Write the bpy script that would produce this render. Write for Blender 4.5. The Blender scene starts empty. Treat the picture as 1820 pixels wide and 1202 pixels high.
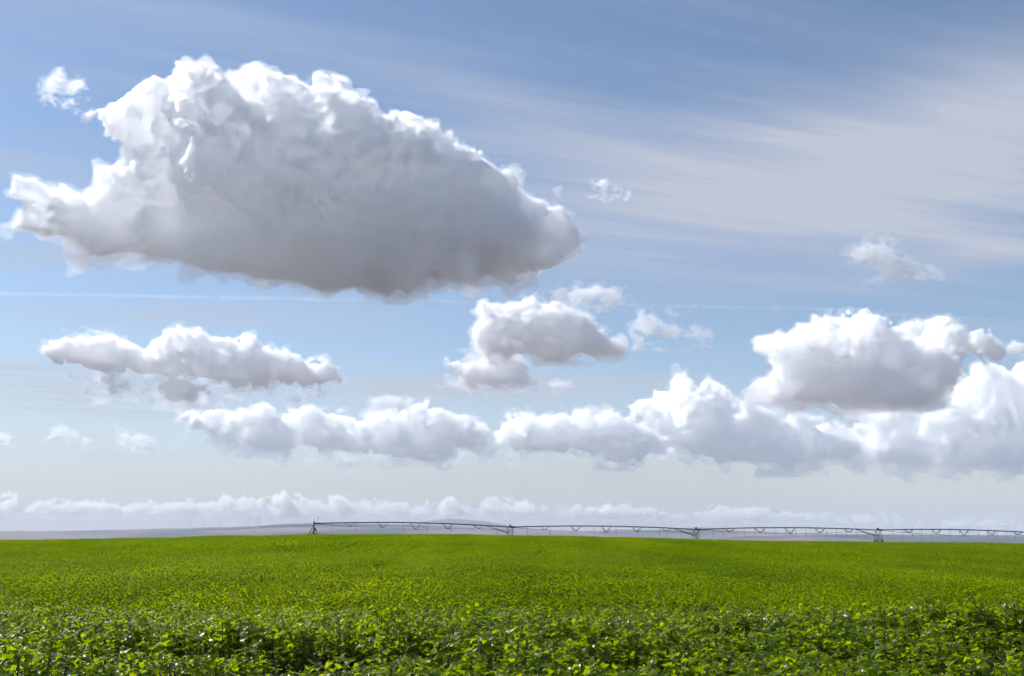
# Green crop field under a cumulus sky, with a centre pivot irrigation line on the crest.
import bpy, math, random
import numpy as np
from mathutils import Vector, Matrix

random.seed(7)
sc = bpy.context.scene
COL = sc.collection
R = math.radians

# ---------------------------------------------------------------- camera model (photograph 1820 x 1202)
W0, H0, F0 = 1820.0, 1202.0, 1769.0
HORIZON = 952.0
PITCH = math.atan((HORIZON - H0/2)/F0)
EYE = Vector((0.0, 0.0, 1.7))
CP, SP = math.cos(PITCH), math.sin(PITCH)
FH = F0/CP                                   # pixels per unit of tangent along the horizon line

def ray(px, py):
    a, b = (px - W0/2)/F0, (H0/2 - py)/F0
    return Vector((a, CP - b*SP, SP + b*CP))

def at_depth(px, py, y):
    d = ray(px, py)
    return EYE + d*(y/d.y)

# ---------------------------------------------------------------- helpers
def tag(o, label=None, cat=None, group=None, kind=None):
    if label: o['label'] = label
    if cat: o['category'] = cat
    if group: o['group'] = group
    if kind: o['kind'] = kind
    return o

def link(o, parent=None):
    COL.objects.link(o)
    if parent is not None: o.parent = parent
    return o

def empty(name, loc=(0, 0, 0), parent=None):
    o = bpy.data.objects.new(name, None)
    o.location = loc; WORLD_LOC[o.name] = Vector(loc)
    return link(o, parent)

WORLD_LOC = {}
class MB:
    """collects tubes, boxes and revolved shapes into one mesh"""
    def __init__(s): s.v, s.f = [], []
    def tube(s, pts, r, n=8, cap=True):
        pts = [Vector(p) for p in pts]
        rs = r if isinstance(r, (list, tuple)) else [r]*len(pts)
        b = len(s.v)
        for i, p in enumerate(pts):
            t = (pts[min(i+1, len(pts)-1)] - pts[max(i-1, 0)]).normalized()
            u = t.cross(Vector((0, 0, 1)))
            if u.length < 1e-3: u = t.cross(Vector((1, 0, 0)))
            u.normalize(); w = t.cross(u)
            for k in range(n):
                a = 2*math.pi*k/n
                s.v.append(p + (u*math.cos(a) + w*math.sin(a))*rs[i])
        for i in range(len(pts)-1):
            for k in range(n):
                k2 = (k+1) % n
                s.f.append((b+i*n+k, b+i*n+k2, b+(i+1)*n+k2, b+(i+1)*n+k))
        if cap:
            s.f.append(tuple(b+k for k in range(n))[::-1])
            e = b+(len(pts)-1)*n
            s.f.append(tuple(e+k for k in range(n)))
        return s
    def box(s, c, size, ex=Vector((1, 0, 0)), ey=Vector((0, 1, 0)), ez=Vector((0, 0, 1))):
        c = Vector(c); b = len(s.v)
        for dz in (-.5, .5):
            for dx, dy in ((-.5, -.5), (.5, -.5), (.5, .5), (-.5, .5)):
                s.v.append(c + ex*dx*size[0] + ey*dy*size[1] + ez*dz*size[2])
        for q in ((3, 2, 1, 0), (4, 5, 6, 7), (0, 1, 5, 4), (1, 2, 6, 5), (2, 3, 7, 6), (3, 0, 4, 7)):
            s.f.append(tuple(b+i for i in q))
        return s
    def lathe(s, c, axis, prof, n=24):
        """prof: (distance along axis, radius)"""
        c, axis = Vector(c), Vector(axis).normalized()
        u = axis.cross(Vector((0, 0, 1)))
        if u.length < 1e-3: u = Vector((1, 0, 0))
        u.normalize(); w = axis.cross(u); b = len(s.v)
        for h, r in prof:
            for k in range(n):
                a = 2*math.pi*k/n
                s.v.append(c + axis*h + (u*math.cos(a) + w*math.sin(a))*r)
        for i in range(len(prof)-1):
            for k in range(n):
                k2 = (k+1) % n
                s.f.append((b+i*n+k, b+i*n+k2, b+(i+1)*n+k2, b+(i+1)*n+k))
        s.f.append(tuple(b+k for k in range(n))[::-1])
        e = b+(len(prof)-1)*n
        s.f.append(tuple(e+k for k in range(n)))
        return s
    def build(s, name, mat, parent=None, origin=(0, 0, 0), smooth=True):
        me = bpy.data.meshes.new(name)
        o0 = Vector(origin)
        me.from_pydata([tuple(Vector(v)-o0) for v in s.v], [], s.f)
        me.materials.append(mat)
        if smooth: me.polygons.foreach_set('use_smooth', [len(f) <= 4 and smooth for f in s.f])
        me.update()
        o = bpy.data.objects.new(name, me)
        o.location = o0 - (WORLD_LOC[parent.name] if parent is not None else Vector())
        WORLD_LOC[o.name] = o0
        return link(o, parent)

# ---------------------------------------------------------------- materials
def new_mat(name):
    m = bpy.data.materials.new(name); m.use_nodes = True
    nt = m.node_tree
    return m, nt, nt.nodes['Principled BSDF'], nt.nodes['Material Output']

def metal(name, col, rough=0.5, met=0.6):
    m, nt, b, o = new_mat(name)
    b.inputs['Roughness'].default_value = rough; b.inputs['Metallic'].default_value = met
    n = nt.nodes.new('ShaderNodeTexNoise'); n.inputs['Scale'].default_value = 3; n.inputs['Detail'].default_value = 6
    tc = nt.nodes.new('ShaderNodeTexCoord'); nt.links.new(tc.outputs['Object'], n.inputs['Vector'])
    r = nt.nodes.new('ShaderNodeValToRGB')
    r.color_ramp.elements[0].position = .3; r.color_ramp.elements[1].position = .75
    r.color_ramp.elements[0].color = (*[c*.7 for c in col], 1); r.color_ramp.elements[1].color = (*[min(1, c*1.2) for c in col], 1)
    nt.links.new(n.outputs[0], r.inputs[0]); nt.links.new(r.outputs[0], b.inputs['Base Color'])
    return m

STEEL = metal('galvanised_steel', (.16, .165, .175))
DARK = metal('dark_steel', (.05, .055, .06), .6, .3)
RUBBER = metal('tyre_rubber', (.025, .025, .027), .85, 0)
CONCRETE = metal('concrete', (.28, .27, .25), .9, 0)
WHITE = metal('pale_paint', (.56, .57, .59), .5, 0)

def volume_mat(name, density, g, col=(1, 1, 1)):
    m = bpy.data.materials.new(name); m.use_nodes = True
    nt = m.node_tree; nt.nodes.clear()
    o = nt.nodes.new('ShaderNodeOutputMaterial'); v = nt.nodes.new('ShaderNodeVolumePrincipled')
    v.inputs['Color'].default_value = (*col, 1); v.inputs['Density'].default_value = density
    v.inputs['Anisotropy'].default_value = g
    nt.links.new(v.outputs[0], o.inputs['Volume'])
    return m

# ---------------------------------------------------------------- camera, sun, sky
cam = bpy.data.cameras.new('camera'); cam_o = link(bpy.data.objects.new('camera', cam))
cam.sensor_width = 36; cam.lens = F0/W0*36; cam.clip_start = .1; cam.clip_end = 200000
cam_o.location = EYE; cam_o.rotation_euler = (math.pi/2 + PITCH, 0, 0)
sc.camera = cam_o

SUN_EL, SUN_AZ = R(48), R(-65)
sun = bpy.data.lights.new('sun', 'SUN'); sun.energy = 5.0; sun.angle = R(.53); sun.color = (1, .98, .955)
sun_o = link(bpy.data.objects.new('sun', sun))
sdir = Vector((math.sin(SUN_AZ)*math.cos(SUN_EL), math.cos(SUN_AZ)*math.cos(SUN_EL), math.sin(SUN_EL)))
sun_o.rotation_euler = sdir.to_track_quat('Z', 'Y').to_euler()

def build_world():
    w = bpy.data.worlds.new('World'); sc.world = w; w.use_nodes = True
    nt = w.node_tree; N, L = nt.nodes, nt.links
    N.clear()
    def node(t, **k):
        n = N.new(t)
        for a, b in k.items(): setattr(n, a, b)
        return n
    def math_(op, a, b=None, c=None, clamp=False):
        n = node('ShaderNodeMath', operation=op); n.use_clamp = clamp
        for i, v in enumerate((a, b, c)):
            if v is None: continue
            if isinstance(v, (int, float)): n.inputs[i].default_value = v
            else: L.new(v, n.inputs[i])
        return n.outputs[0]
    def smooth(x, a, b):
        n = node('ShaderNodeMapRange', interpolation_type='SMOOTHSTEP')
        L.new(x, n.inputs[0]); n.inputs[1].default_value = a; n.inputs[2].default_value = b
        return n.outputs[0]
    sky = node('ShaderNodeTexSky', sky_type='NISHITA'); sky.sun_disc = False
    sky.sun_elevation = SUN_EL; sky.sun_rotation = SUN_AZ
    sky.air_density = 1.0; sky.dust_density = 0.35; sky.ozone_density = 1.6; sky.altitude = 300
    b1 = node('ShaderNodeBackground'); b1.inputs[1].default_value = .112
    L.new(sky.outputs[0], b1.inputs[0])
    tc = node('ShaderNodeTexCoord')
    sep = node('ShaderNodeSeparateXYZ'); L.new(tc.outputs['Generated'], sep.inputs[0])
    z = math_('MAXIMUM', sep.outputs[2], .012)
    # a flat sheet of ice cloud high above: picture plane x/z, y/z
    cx = math_('DIVIDE', sep.outputs[0], z); cy = math_('DIVIDE', sep.outputs[1], z)
    def field(kx, ky, ang, det, rough, seed, dist=0.0):
        a, b = math.cos(ang), math.sin(ang)
        u = math_('ADD', math_('MULTIPLY', cx, a*kx), math_('MULTIPLY', cy, b*kx))
        v = math_('ADD', math_('MULTIPLY', cx, -b*ky), math_('MULTIPLY', cy, a*ky))
        cb = node('ShaderNodeCombineXYZ'); L.new(u, cb.inputs[0]); L.new(v, cb.inputs[1]); cb.inputs[2].default_value = seed
        n = node('ShaderNodeTexNoise'); L.new(cb.outputs[0], n.inputs['Vector'])
        n.inputs['Scale'].default_value = 1; n.inputs['Detail'].default_value = det; n.inputs['Roughness'].default_value = rough
        n.inputs['Distortion'].default_value = dist
        return n.outputs[0]
    streak = field(.32, 2.2, R(24), 7, .62, 3.1, .5)
    fine = field(.9, 9.0, R(20), 6, .6, 9.7, .3)
    patch = field(.22, .5, R(15), 3, .5, 5.3, .4)
    s = math_('ADD', math_('MULTIPLY', streak, .55), math_('MULTIPLY', fine, .45))
    # broad veils where the photograph's sky is milky: (u = x/y, elevation slope z/y, half sizes, strength)
    yy = math_('MAXIMUM', sep.outputs[1], .05)
    ux = math_('DIVIDE', sep.outputs[0], yy); uz = math_('DIVIDE', sep.outputs[2], yy)
    veil = None
    for (px, py, sx, sy, tilt, st) in VEILS:
        d = ray(px, py); u0, e0 = d.x/d.y, d.z/d.y
        a, b = math.cos(tilt), math.sin(tilt)
        du = math_('SUBTRACT', ux, u0); de = math_('SUBTRACT', uz, e0)
        p = math_('ADD', math_('MULTIPLY', du, a/(sx/FH)), math_('MULTIPLY', de, b/(sx/FH)))
        q = math_('ADD', math_('MULTIPLY', du, -b/(sy/FH)), math_('MULTIPLY', de, a/(sy/FH)))
        r2 = math_('ADD', math_('MULTIPLY', p, p), math_('MULTIPLY', q, q))
        g = math_('MULTIPLY', math_('EXPONENT', math_('MULTIPLY', r2, -1.0)), st)
        veil = g if veil is None else math_('ADD', veil, g)
    tex = smooth(s, .30, .74)
    v1 = math_('MULTIPLY', veil, math_('ADD', math_('MULTIPLY', tex, .55), .60))
    v2 = math_('MULTIPLY', math_('MULTIPLY', smooth(s, .42, .74), smooth(patch, .33, .62)), .5)
    hz = math_('POWER', math_('SUBTRACT', 1.0, smooth(sep.outputs[2], -.02, HZ_TOP)), HZ_POW)
    hz = math_('MULTIPLY', hz, HZ_MAX)
    inv = math_('MULTIPLY', math_('SUBTRACT', 1.0, math_('MINIMUM', math_('ADD', v1, v2), .95)), math_('SUBTRACT', 1.0, hz))
    alpha = math_('SUBTRACT', 1.0, inv, clamp=True)
    mixc = node('ShaderNodeMix', data_type='RGBA')
    L.new(smooth(sep.outputs[2], .0, .24), mixc.inputs[0])
    mixc.inputs[6].default_value = (*VEIL_LOW, 1); mixc.inputs[7].default_value = (*VEIL_HIGH, 1)
    b2 = node('ShaderNodeBackground'); L.new(mixc.outputs[2], b2.inputs[0]); b2.inputs[1].default_value = 1
    mx = node('ShaderNodeMixShader'); L.new(alpha, mx.inputs[0]); L.new(b1.outputs[0], mx.inputs[1]); L.new(b2.outputs[0], mx.inputs[2])
    # the land below the horizon, seen by the undersides of the clouds
    b3 = node('ShaderNodeBackground'); b3.inputs[0].default_value = (.24, .275, .34, 1); b3.inputs[1].default_value = 1
    mx2 = node('ShaderNodeMixShader'); L.new(smooth(sep.outputs[2], -.06, -.02), mx2.inputs[0])
    L.new(b3.outputs[0], mx2.inputs[1]); L.new(mx.outputs[0], mx2.inputs[2])
    o = node('ShaderNodeOutputWorld'); L.new(mx2.outputs[0], o.inputs['Surface'])

VEILS = [(1420, 320, 620, 150, R(8), .95), (1800, 200, 380, 150, R(22), .8), (900, 190, 260, 55, R(-16), .28),
         (150, 455, 260, 30, R(-2), .55), (330, 560, 380, 34, 0, .42), (120, 690, 420, 60, 0, .6), (850, 690, 330, 26, 0, .75),
         (1700, 460, 260, 36, R(8), .45), (420, 40, 520, 40, R(-14), .2)]
HZ_TOP, HZ_POW, HZ_MAX = .235, 1.6, .97
VEIL_LOW, VEIL_HIGH = (.535, .535, .542), (.47, .505, .595)
build_world()

vs = sc.view_settings
vs.view_transform = 'Standard'; vs.look = 'None'; vs.exposure = .2; vs.gamma = 1
cy = sc.cycles
cy.max_bounces = 96; cy.diffuse_bounces = 3; cy.glossy_bounces = 2; cy.transmission_bounces = 4
cy.volume_bounces = 72; cy.transparent_max_bounces = 128
cy.use_adaptive_sampling = True; cy.adaptive_threshold = .09; cy.adaptive_min_samples = 10
cy.use_denoising = True; cy.sample_clamp_indirect = 8

# ---------------------------------------------------------------- terrain
EDGE = [(-2500, 975), (-600, 966), (0, 960), (250, 957), (400, 952.5), (560, 949.7), (700, 949.3), (820, 950), (907, 951.5), (1000, 952.6), (1240, 959.5), (1480, 964.3),
        (1561, 966.8), (1700, 968.3), (1820, 970.5), (2400, 985), (4300, 1000)]
DROP = [(-2500, .6), (0, .8), (400, .6), (560, .45), (650, .8), (745, 1.2), (907, 1.3), (1240, .75), (1561, 0), (1820, -.1), (4300, 0)]
YC, PLANT_H = 240.0, .66
def _tab(t, x): return np.interp(x, [p[0] for p in t], [p[1] for p in t])
def _ss(x, a, b):
    t = np.clip((x-a)/(b-a), 0, 1); return t*t*(3-2*t)

def vnoise(x, y, s, seed=0):
    """smooth value noise on arrays"""
    x, y = np.asarray(x, float)/s, np.asarray(y, float)/s
    xi, yi = np.floor(x), np.floor(y); fx, fy = x-xi, y-yi
    fx, fy = fx*fx*(3-2*fx), fy*fy*(3-2*fy)
    def h(i, j):
        v = np.sin(i*127.1 + j*311.7 + seed*74.7)*43758.5453
        return v-np.floor(v)
    return ((h(xi, yi)*(1-fx)+h(xi+1, yi)*fx)*(1-fy) + (h(xi, yi+1)*(1-fx)+h(xi+1, yi+1)*fx)*fy)*2-1

PROF = [(-1e5, -1.0), (5, -1.0), (9, -1.02), (13.5, -1.0), (15.5, -1.06), (20, -1.62), (25, -1.92), (31, -2.02)]
def canopy(x, y):
    """height of the leaf tops relative to world zero"""
    x, y = np.asarray(x, float), np.asarray(y, float)
    r = np.hypot(x, y)
    az = np.clip(np.arctan2(x, np.maximum(y, 1e-3)), -1.1, 1.1)
    az = np.where(y <= 0, np.sign(x)*1.1, az)
    px = W0/2 + FH*np.tan(az)
    yd = r*np.cos(az)
    hc = (HORIZON-_tab(EDGE, px))/FH*YC
    yn = yd + (1.6*vnoise(x, 0*x, 6, 51) + .8*vnoise(x, 0*x, 2.3, 52))*_ss(yd, 9, 14)*(1-_ss(yd, 24, 31))
    near = np.interp(yn, [p[0] for p in PROF], [p[1] for p in PROF])
    t = np.clip((yd-31)/(YC-31), 0, 1)
    mid = -2.02 + (hc+2.02)*(t*1.12 - .12*t*t*t)
    z = np.where(yd < 31, near, mid)
    z = z - _tab(DROP, px)*_ss(yd, YC+4, YC+38)
    z = z - 44*_ss(yd, 345, 1500)
    z = z + vnoise(x*.4, y, 1.9, 17)*.10*(1-_ss(yd, 20, 34))*_ss(yd, 2, 6) + vnoise(x, y, 46, 3)*.10*_ss(yd, 40, 120) + vnoise(x, y, 17, 5)*.06*_ss(yd, 18, 60)
    z = z + vnoise(x, y, 700, 8)*5*_ss(yd, 700, 2500)
    return z + EYE.z

def ground_z(x, y): return canopy(x, y) - PLANT_H

# ---------------------------------------------------------------- noise and meshing in numpy
def _spline_matrix(n, cells, off):
    t = np.arange(n)/max(n-1, 1)*cells + off
    i = np.floor(t).astype(int); f = t - i
    M = np.zeros((n, int(math.ceil(cells)) + 5), np.float32)
    r = np.arange(n)
    M[r, i] += (1-f)**3/6
    M[r, i+1] += (3*f**3 - 6*f**2 + 4)/6
    M[r, i+2] += (-3*f**3 + 3*f**2 + 3*f + 1)/6
    M[r, i+3] += f**3/6
    return M

def lattice_noise(shape, size, wavelength, rng, stretch=(1, 1, 1)):
    """smooth random field, about unit variance; size in metres along each axis"""
    ms = [_spline_matrix(n, s/(wavelength*k), rng.random()) for n, s, k in zip(shape, size, stretch)]
    lat = rng.standard_normal([m.shape[1] for m in ms]).astype(np.float32)
    o = np.tensordot(ms[0], lat, (1, 0))
    o = np.tensordot(ms[1], o, (1, 1)).transpose(1, 0, 2)
    o = np.tensordot(o, ms[2], (2, 1))
    return o/0.33

def upsample(a, shape):
    for ax in range(3):
        n0, n1 = a.shape[ax], shape[ax]
        t = np.linspace(0, n0-1, n1); i = np.minimum(np.floor(t).astype(int), n0-2); f = (t-i).astype(np.float32)
        sh = [1, 1, 1]; sh[ax] = n1; f = f.reshape(sh)
        a = np.take(a, i, ax)*(1-f) + np.take(a, i+1, ax)*f
    return a

def surface_nets(F, iso=0.0):
    """closed quad mesh round F > iso; vertices in voxel units"""
    G = np.pad(F - iso, 1, constant_values=-1e-3 if iso is None else -1.0)
    s = G > 0
    nx, ny, nz = [n-1 for n in G.shape]
    cnt = np.zeros((nx, ny, nz), np.int8)
    for dx in (0, 1):
        for dy in (0, 1):
            for dz in (0, 1):
                cnt += s[dx:dx+nx, dy:dy+ny, dz:dz+nz]
    act = (cnt > 0) & (cnt < 8)
    ci = np.argwhere(act)
    idx = np.full(act.shape, -1, np.int64); idx[act] = np.arange(len(ci))
    acc = np.zeros((len(ci), 3), np.float64); num = np.zeros(len(ci))
    corners = [(a, b, c) for a in (0, 1) for b in (0, 1) for c in (0, 1)]
    for a in corners:
        for ax in range(3):
            if a[ax]: continue
            b = list(a); b[ax] = 1
            va = G[ci[:, 0]+a[0], ci[:, 1]+a[1], ci[:, 2]+a[2]]
            vb = G[ci[:, 0]+b[0], ci[:, 1]+b[1], ci[:, 2]+b[2]]
            m = (va > 0) != (vb > 0)
            t = np.where(m, va/np.where(m, va-vb, 1), 0)
            p = np.array(a, float)[None] .repeat(len(ci), 0); p[:, ax] += t
            acc += p*m[:, None]; num += m
    verts = ci + acc/num[:, None] - 1.0
    quads = []
    for ax in range(3):
        sl0 = [slice(None)]*3; sl1 = [slice(None)]*3
        sl0[ax] = slice(0, -1); sl1[ax] = slice(1, None)
        a, b = s[tuple(sl0)], s[tuple(sl1)]
        e = np.argwhere(a != b)
        u, v = (ax+1) % 3, (ax+2) % 3
        e = e[(e[:, u] > 0) & (e[:, v] > 0)]
        out = a[e[:, 0], e[:, 1], e[:, 2]]
        def at(du, dv):
            q = e.copy(); q[:, u] += du; q[:, v] += dv
            return idx[q[:, 0], q[:, 1], q[:, 2]]
        q = np.stack([at(-1, -1), at(0, -1), at(0, 0), at(-1, 0)], 1)
        q[~out] = q[~out][:, ::-1]
        quads.append(q)
    return verts, np.concatenate(quads)

def mesh_from(name, parts):
    """parts: list of (verts, quads, material index) joined into one mesh"""
    me = bpy.data.meshes.new(name)
    nv = sum(len(p[0]) for p in parts); nq = sum(len(p[1]) for p in parts)
    me.vertices.add(nv); me.loops.add(nq*4); me.polygons.add(nq)
    V = np.concatenate([p[0] for p in parts]).astype(np.float32)
    off, Q, MI = 0, [], []
    for v, q, m in parts:
        Q.append(q+off); off += len(v); MI.append(np.full(len(q), m, np.int32))
    me.vertices.foreach_set('co', V.ravel())
    me.loops.foreach_set('vertex_index', np.concatenate(Q).astype(np.int32).ravel())
    me.polygons.foreach_set('loop_start', np.arange(nq, dtype=np.int32)*4)
    me.polygons.foreach_set('material_index', np.concatenate(MI))
    me.update(calc_edges=True)
    return me

# ---------------------------------------------------------------- clouds

def polar_mesh(name, az, rad, zfn):
    A, Rr = np.meshgrid(az, rad, indexing='ij')
    X, Y = np.sin(A)*Rr, np.cos(A)*Rr
    Z = zfn(X, Y)
    na, nr = A.shape
    me = bpy.data.meshes.new(name)
    v = np.stack([X, Y, Z], -1).reshape(-1, 3)
    i = np.arange((na-1)*(nr-1)); a, b = i//(nr-1), i % (nr-1)
    q = np.stack([a*nr+b, a*nr+b+1, (a+1)*nr+b+1, (a+1)*nr+b], 1)[:, ::-1]
    me.from_pydata(v.tolist(), [], q.tolist())
    me.polygons.foreach_set('use_smooth', [True]*len(me.polygons)); me.update()
    return me

def land_material(name, far):
    m, nt, b, o = new_mat(name)
    N, L = nt.nodes, nt.links
    b.inputs['Roughness'].default_value = .95
    b.inputs['Specular IOR Level'].default_value = .1
    geo = N.new('ShaderNodeNewGeometry')
    def noise(sx, sy, det, seed, dist=0):
        mp = N.new('ShaderNodeMapping'); mp.inputs['Scale'].default_value = (sx, sy, sx); mp.inputs['Location'].default_value = (seed, seed*2, 0)
        L.new(geo.outputs['Position'], mp.inputs['Vector'])
        n = N.new('ShaderNodeTexNoise'); n.inputs['Scale'].default_value = 1; n.inputs['Detail'].default_value = det; n.inputs['Distortion'].default_value = dist
        L.new(mp.outputs[0], n.inputs['Vector']); return n.outputs[0]
    def ramp(x, p0, p1, c0, c1):
        r = N.new('ShaderNodeValToRGB'); e = r.color_ramp.elements
        e[0].position, e[1].position = p0, p1; e[0].color = (*c0, 1); e[1].color = (*c1, 1)
        L.new(x, r.inputs[0]); return r.outputs[0]
    # harvested tan wheat land with fields of grey green sage
    wheat = ramp(noise(.002, .0012, 6, 3), .35, .65, (.155, .120, .110), (.23, .182, .166))
    sage = ramp(noise(.003, .0014, 5, 9), .35, .65, (.035, .045, .045), (.065, .072, .066))
    mix = N.new('ShaderNodeMix'); mix.data_type = 'RGBA'
    L.new(ramp(noise(.00042, .00016, 4, 21, .6), .50, .56, (0, 0, 0), (1, 1, 1)), mix.inputs[0])
    L.new(wheat, mix.inputs[6]); L.new(sage, mix.inputs[7])
    out = mix.outputs[2]
    if not far:
        ln = N.new('ShaderNodeVectorMath'); ln.operation = 'LENGTH'; L.new(geo.outputs['Position'], ln.inputs[0])
        mr = N.new('ShaderNodeMapRange'); L.new(ln.outputs['Value'], mr.inputs[0]); mr.inputs[1].default_value = 380; mr.inputs[2].default_value = 420
        soil = ramp(noise(3, 3, 8, 5), .3, .7, (.016, .013, .009), (.035, .027, .019))
        m2 = N.new('ShaderNodeMix'); m2.data_type = 'RGBA'
        L.new(mr.outputs[0], m2.inputs[0]); L.new(soil, m2.inputs[6]); L.new(out, m2.inputs[7]); out = m2.outputs[2]
        bp = N.new('ShaderNodeBump'); bp.inputs['Strength'].default_value = .5; bp.inputs['Distance'].default_value = .04
        L.new(noise(9, 9, 6, 2), bp.inputs['Height']); L.new(bp.outputs[0], b.inputs['Normal'])
    L.new(out, b.inputs['Base Color'])
    return m

rad = np.concatenate([[0.0, 1, 2, 3], np.geomspace(4, 345, 120), np.geomspace(360, 17500, 60)])
az = np.concatenate([np.linspace(-math.pi, -R(34), 40)[:-1], np.linspace(-R(34), R(34), 150), np.linspace(R(34), math.pi, 40)[1:]])
ground = link(bpy.data.objects.new('ground', polar_mesh('ground', az, rad, lambda x, y: ground_z(x, y) - .0002*0)))
ground.data.materials.append(land_material('farm_land', False))
tag(ground, 'brown soil under the crop, running out to tan harvested plains', 'ground', kind='structure')

def hill(name, skyline, dist, front, back, label, rough=.06, seed=0):
    """a ridge with the given skyline (photo pixels at its crest), real slopes in front and behind"""
    xs = [p[0] for p in skyline]
    azs = np.arctan((np.linspace(xs[0], xs[-1], 420)-W0/2)/FH)
    rr = np.concatenate([np.linspace(dist-front, dist, 46), np.linspace(dist, dist+back, 14)[1:]])
    base = -44.0+EYE.z-4
    def zf(X, Y):
        A = np.arctan2(X, Y); D = np.hypot(X, Y)
        px = W0/2 + FH*np.tan(A)
        top = (HORIZON-np.interp(px, xs, [p[1] for p in skyline]))/FH*dist*np.cos(A) + EYE.z
        top = top + vnoise(px, px*0, 37, seed)*dist/FH*.35 + vnoise(px, px*0, 11, seed+1)*dist/FH*.15
        w = np.where(D < dist, _ss(D, dist-front, dist)*.55 + .45*np.clip((D-dist+front)/front, 0, 1), 1-_ss(D, dist, dist+back))
        gul = (np.abs(vnoise(X, Y, front*.22, seed+3))*.6 + vnoise(X, Y, front*.5, seed+4)*.5)*rough
        w2 = np.clip(w*(1 + gul*np.sin(np.clip(w, 0, 1)*math.pi)*2.2), 0, 1.0)
        end = _ss(px, xs[0], xs[0]+25)*(1-_ss(px, xs[-1]-25, xs[-1]))
        return base + (top-base)*w2*end
    me = polar_mesh(name, azs, rr, zf)
    o = link(bpy.data.objects.new(name, me)); me.materials.append(HILL_MAT)
    return tag(o, label, 'hill', kind='structure')

HILL_MAT = land_material('hill_land', True)
RIDGE = [(-700, 950), (-300, 946), (0, 944.5), (200, 942.3), (300, 939.5), (400, 937), (450, 935.5), (490, 932.5), (520, 931), (560, 930.4), (650, 930.5), (720, 932.5),
         (800, 935.5), (900, 940), (980, 943.5), (1060, 946), (1150, 948), (1300, 951)]
hill('hills', RIDGE, 10500, 4200, 2500, 'long lavender ridge behind the field, with tan wheat patches', seed=11)
hill('hills', [(640, 944), (690, 936.5), (730, 930.5), (760, 926.5), (795, 922.5), (830, 924.5), (870, 928.5), (900, 933.5), (930, 938.5), (980, 943), (1060, 948)], 14500, 3400, 1800,
     'blue dome shaped hill rising above the irrigation pipe', seed=23)
hill('hills', [(930, 950), (1000, 946), (1060, 943), (1110, 941.5), (1150, 942.5), (1185, 942), (1215, 939), (1240, 937), (1262, 938.5), (1290, 941.5), (1330, 943.5), (1390, 946), (1480, 949), (1580, 951), (1700, 954)], 12800, 3600, 2000,
     'low blue hill with a small summit behind the second tower', seed=31)
hill('hills', [(1250, 958), (1330, 952), (1420, 950.5), (1520, 949.5), (1620, 950.2), (1720, 951.5), (1820, 952.5), (2100, 952), (2500, 956)], 9000, 3800, 2500,
     'flat pinkish plateau at the far right edge of the land', seed=41)

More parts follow.
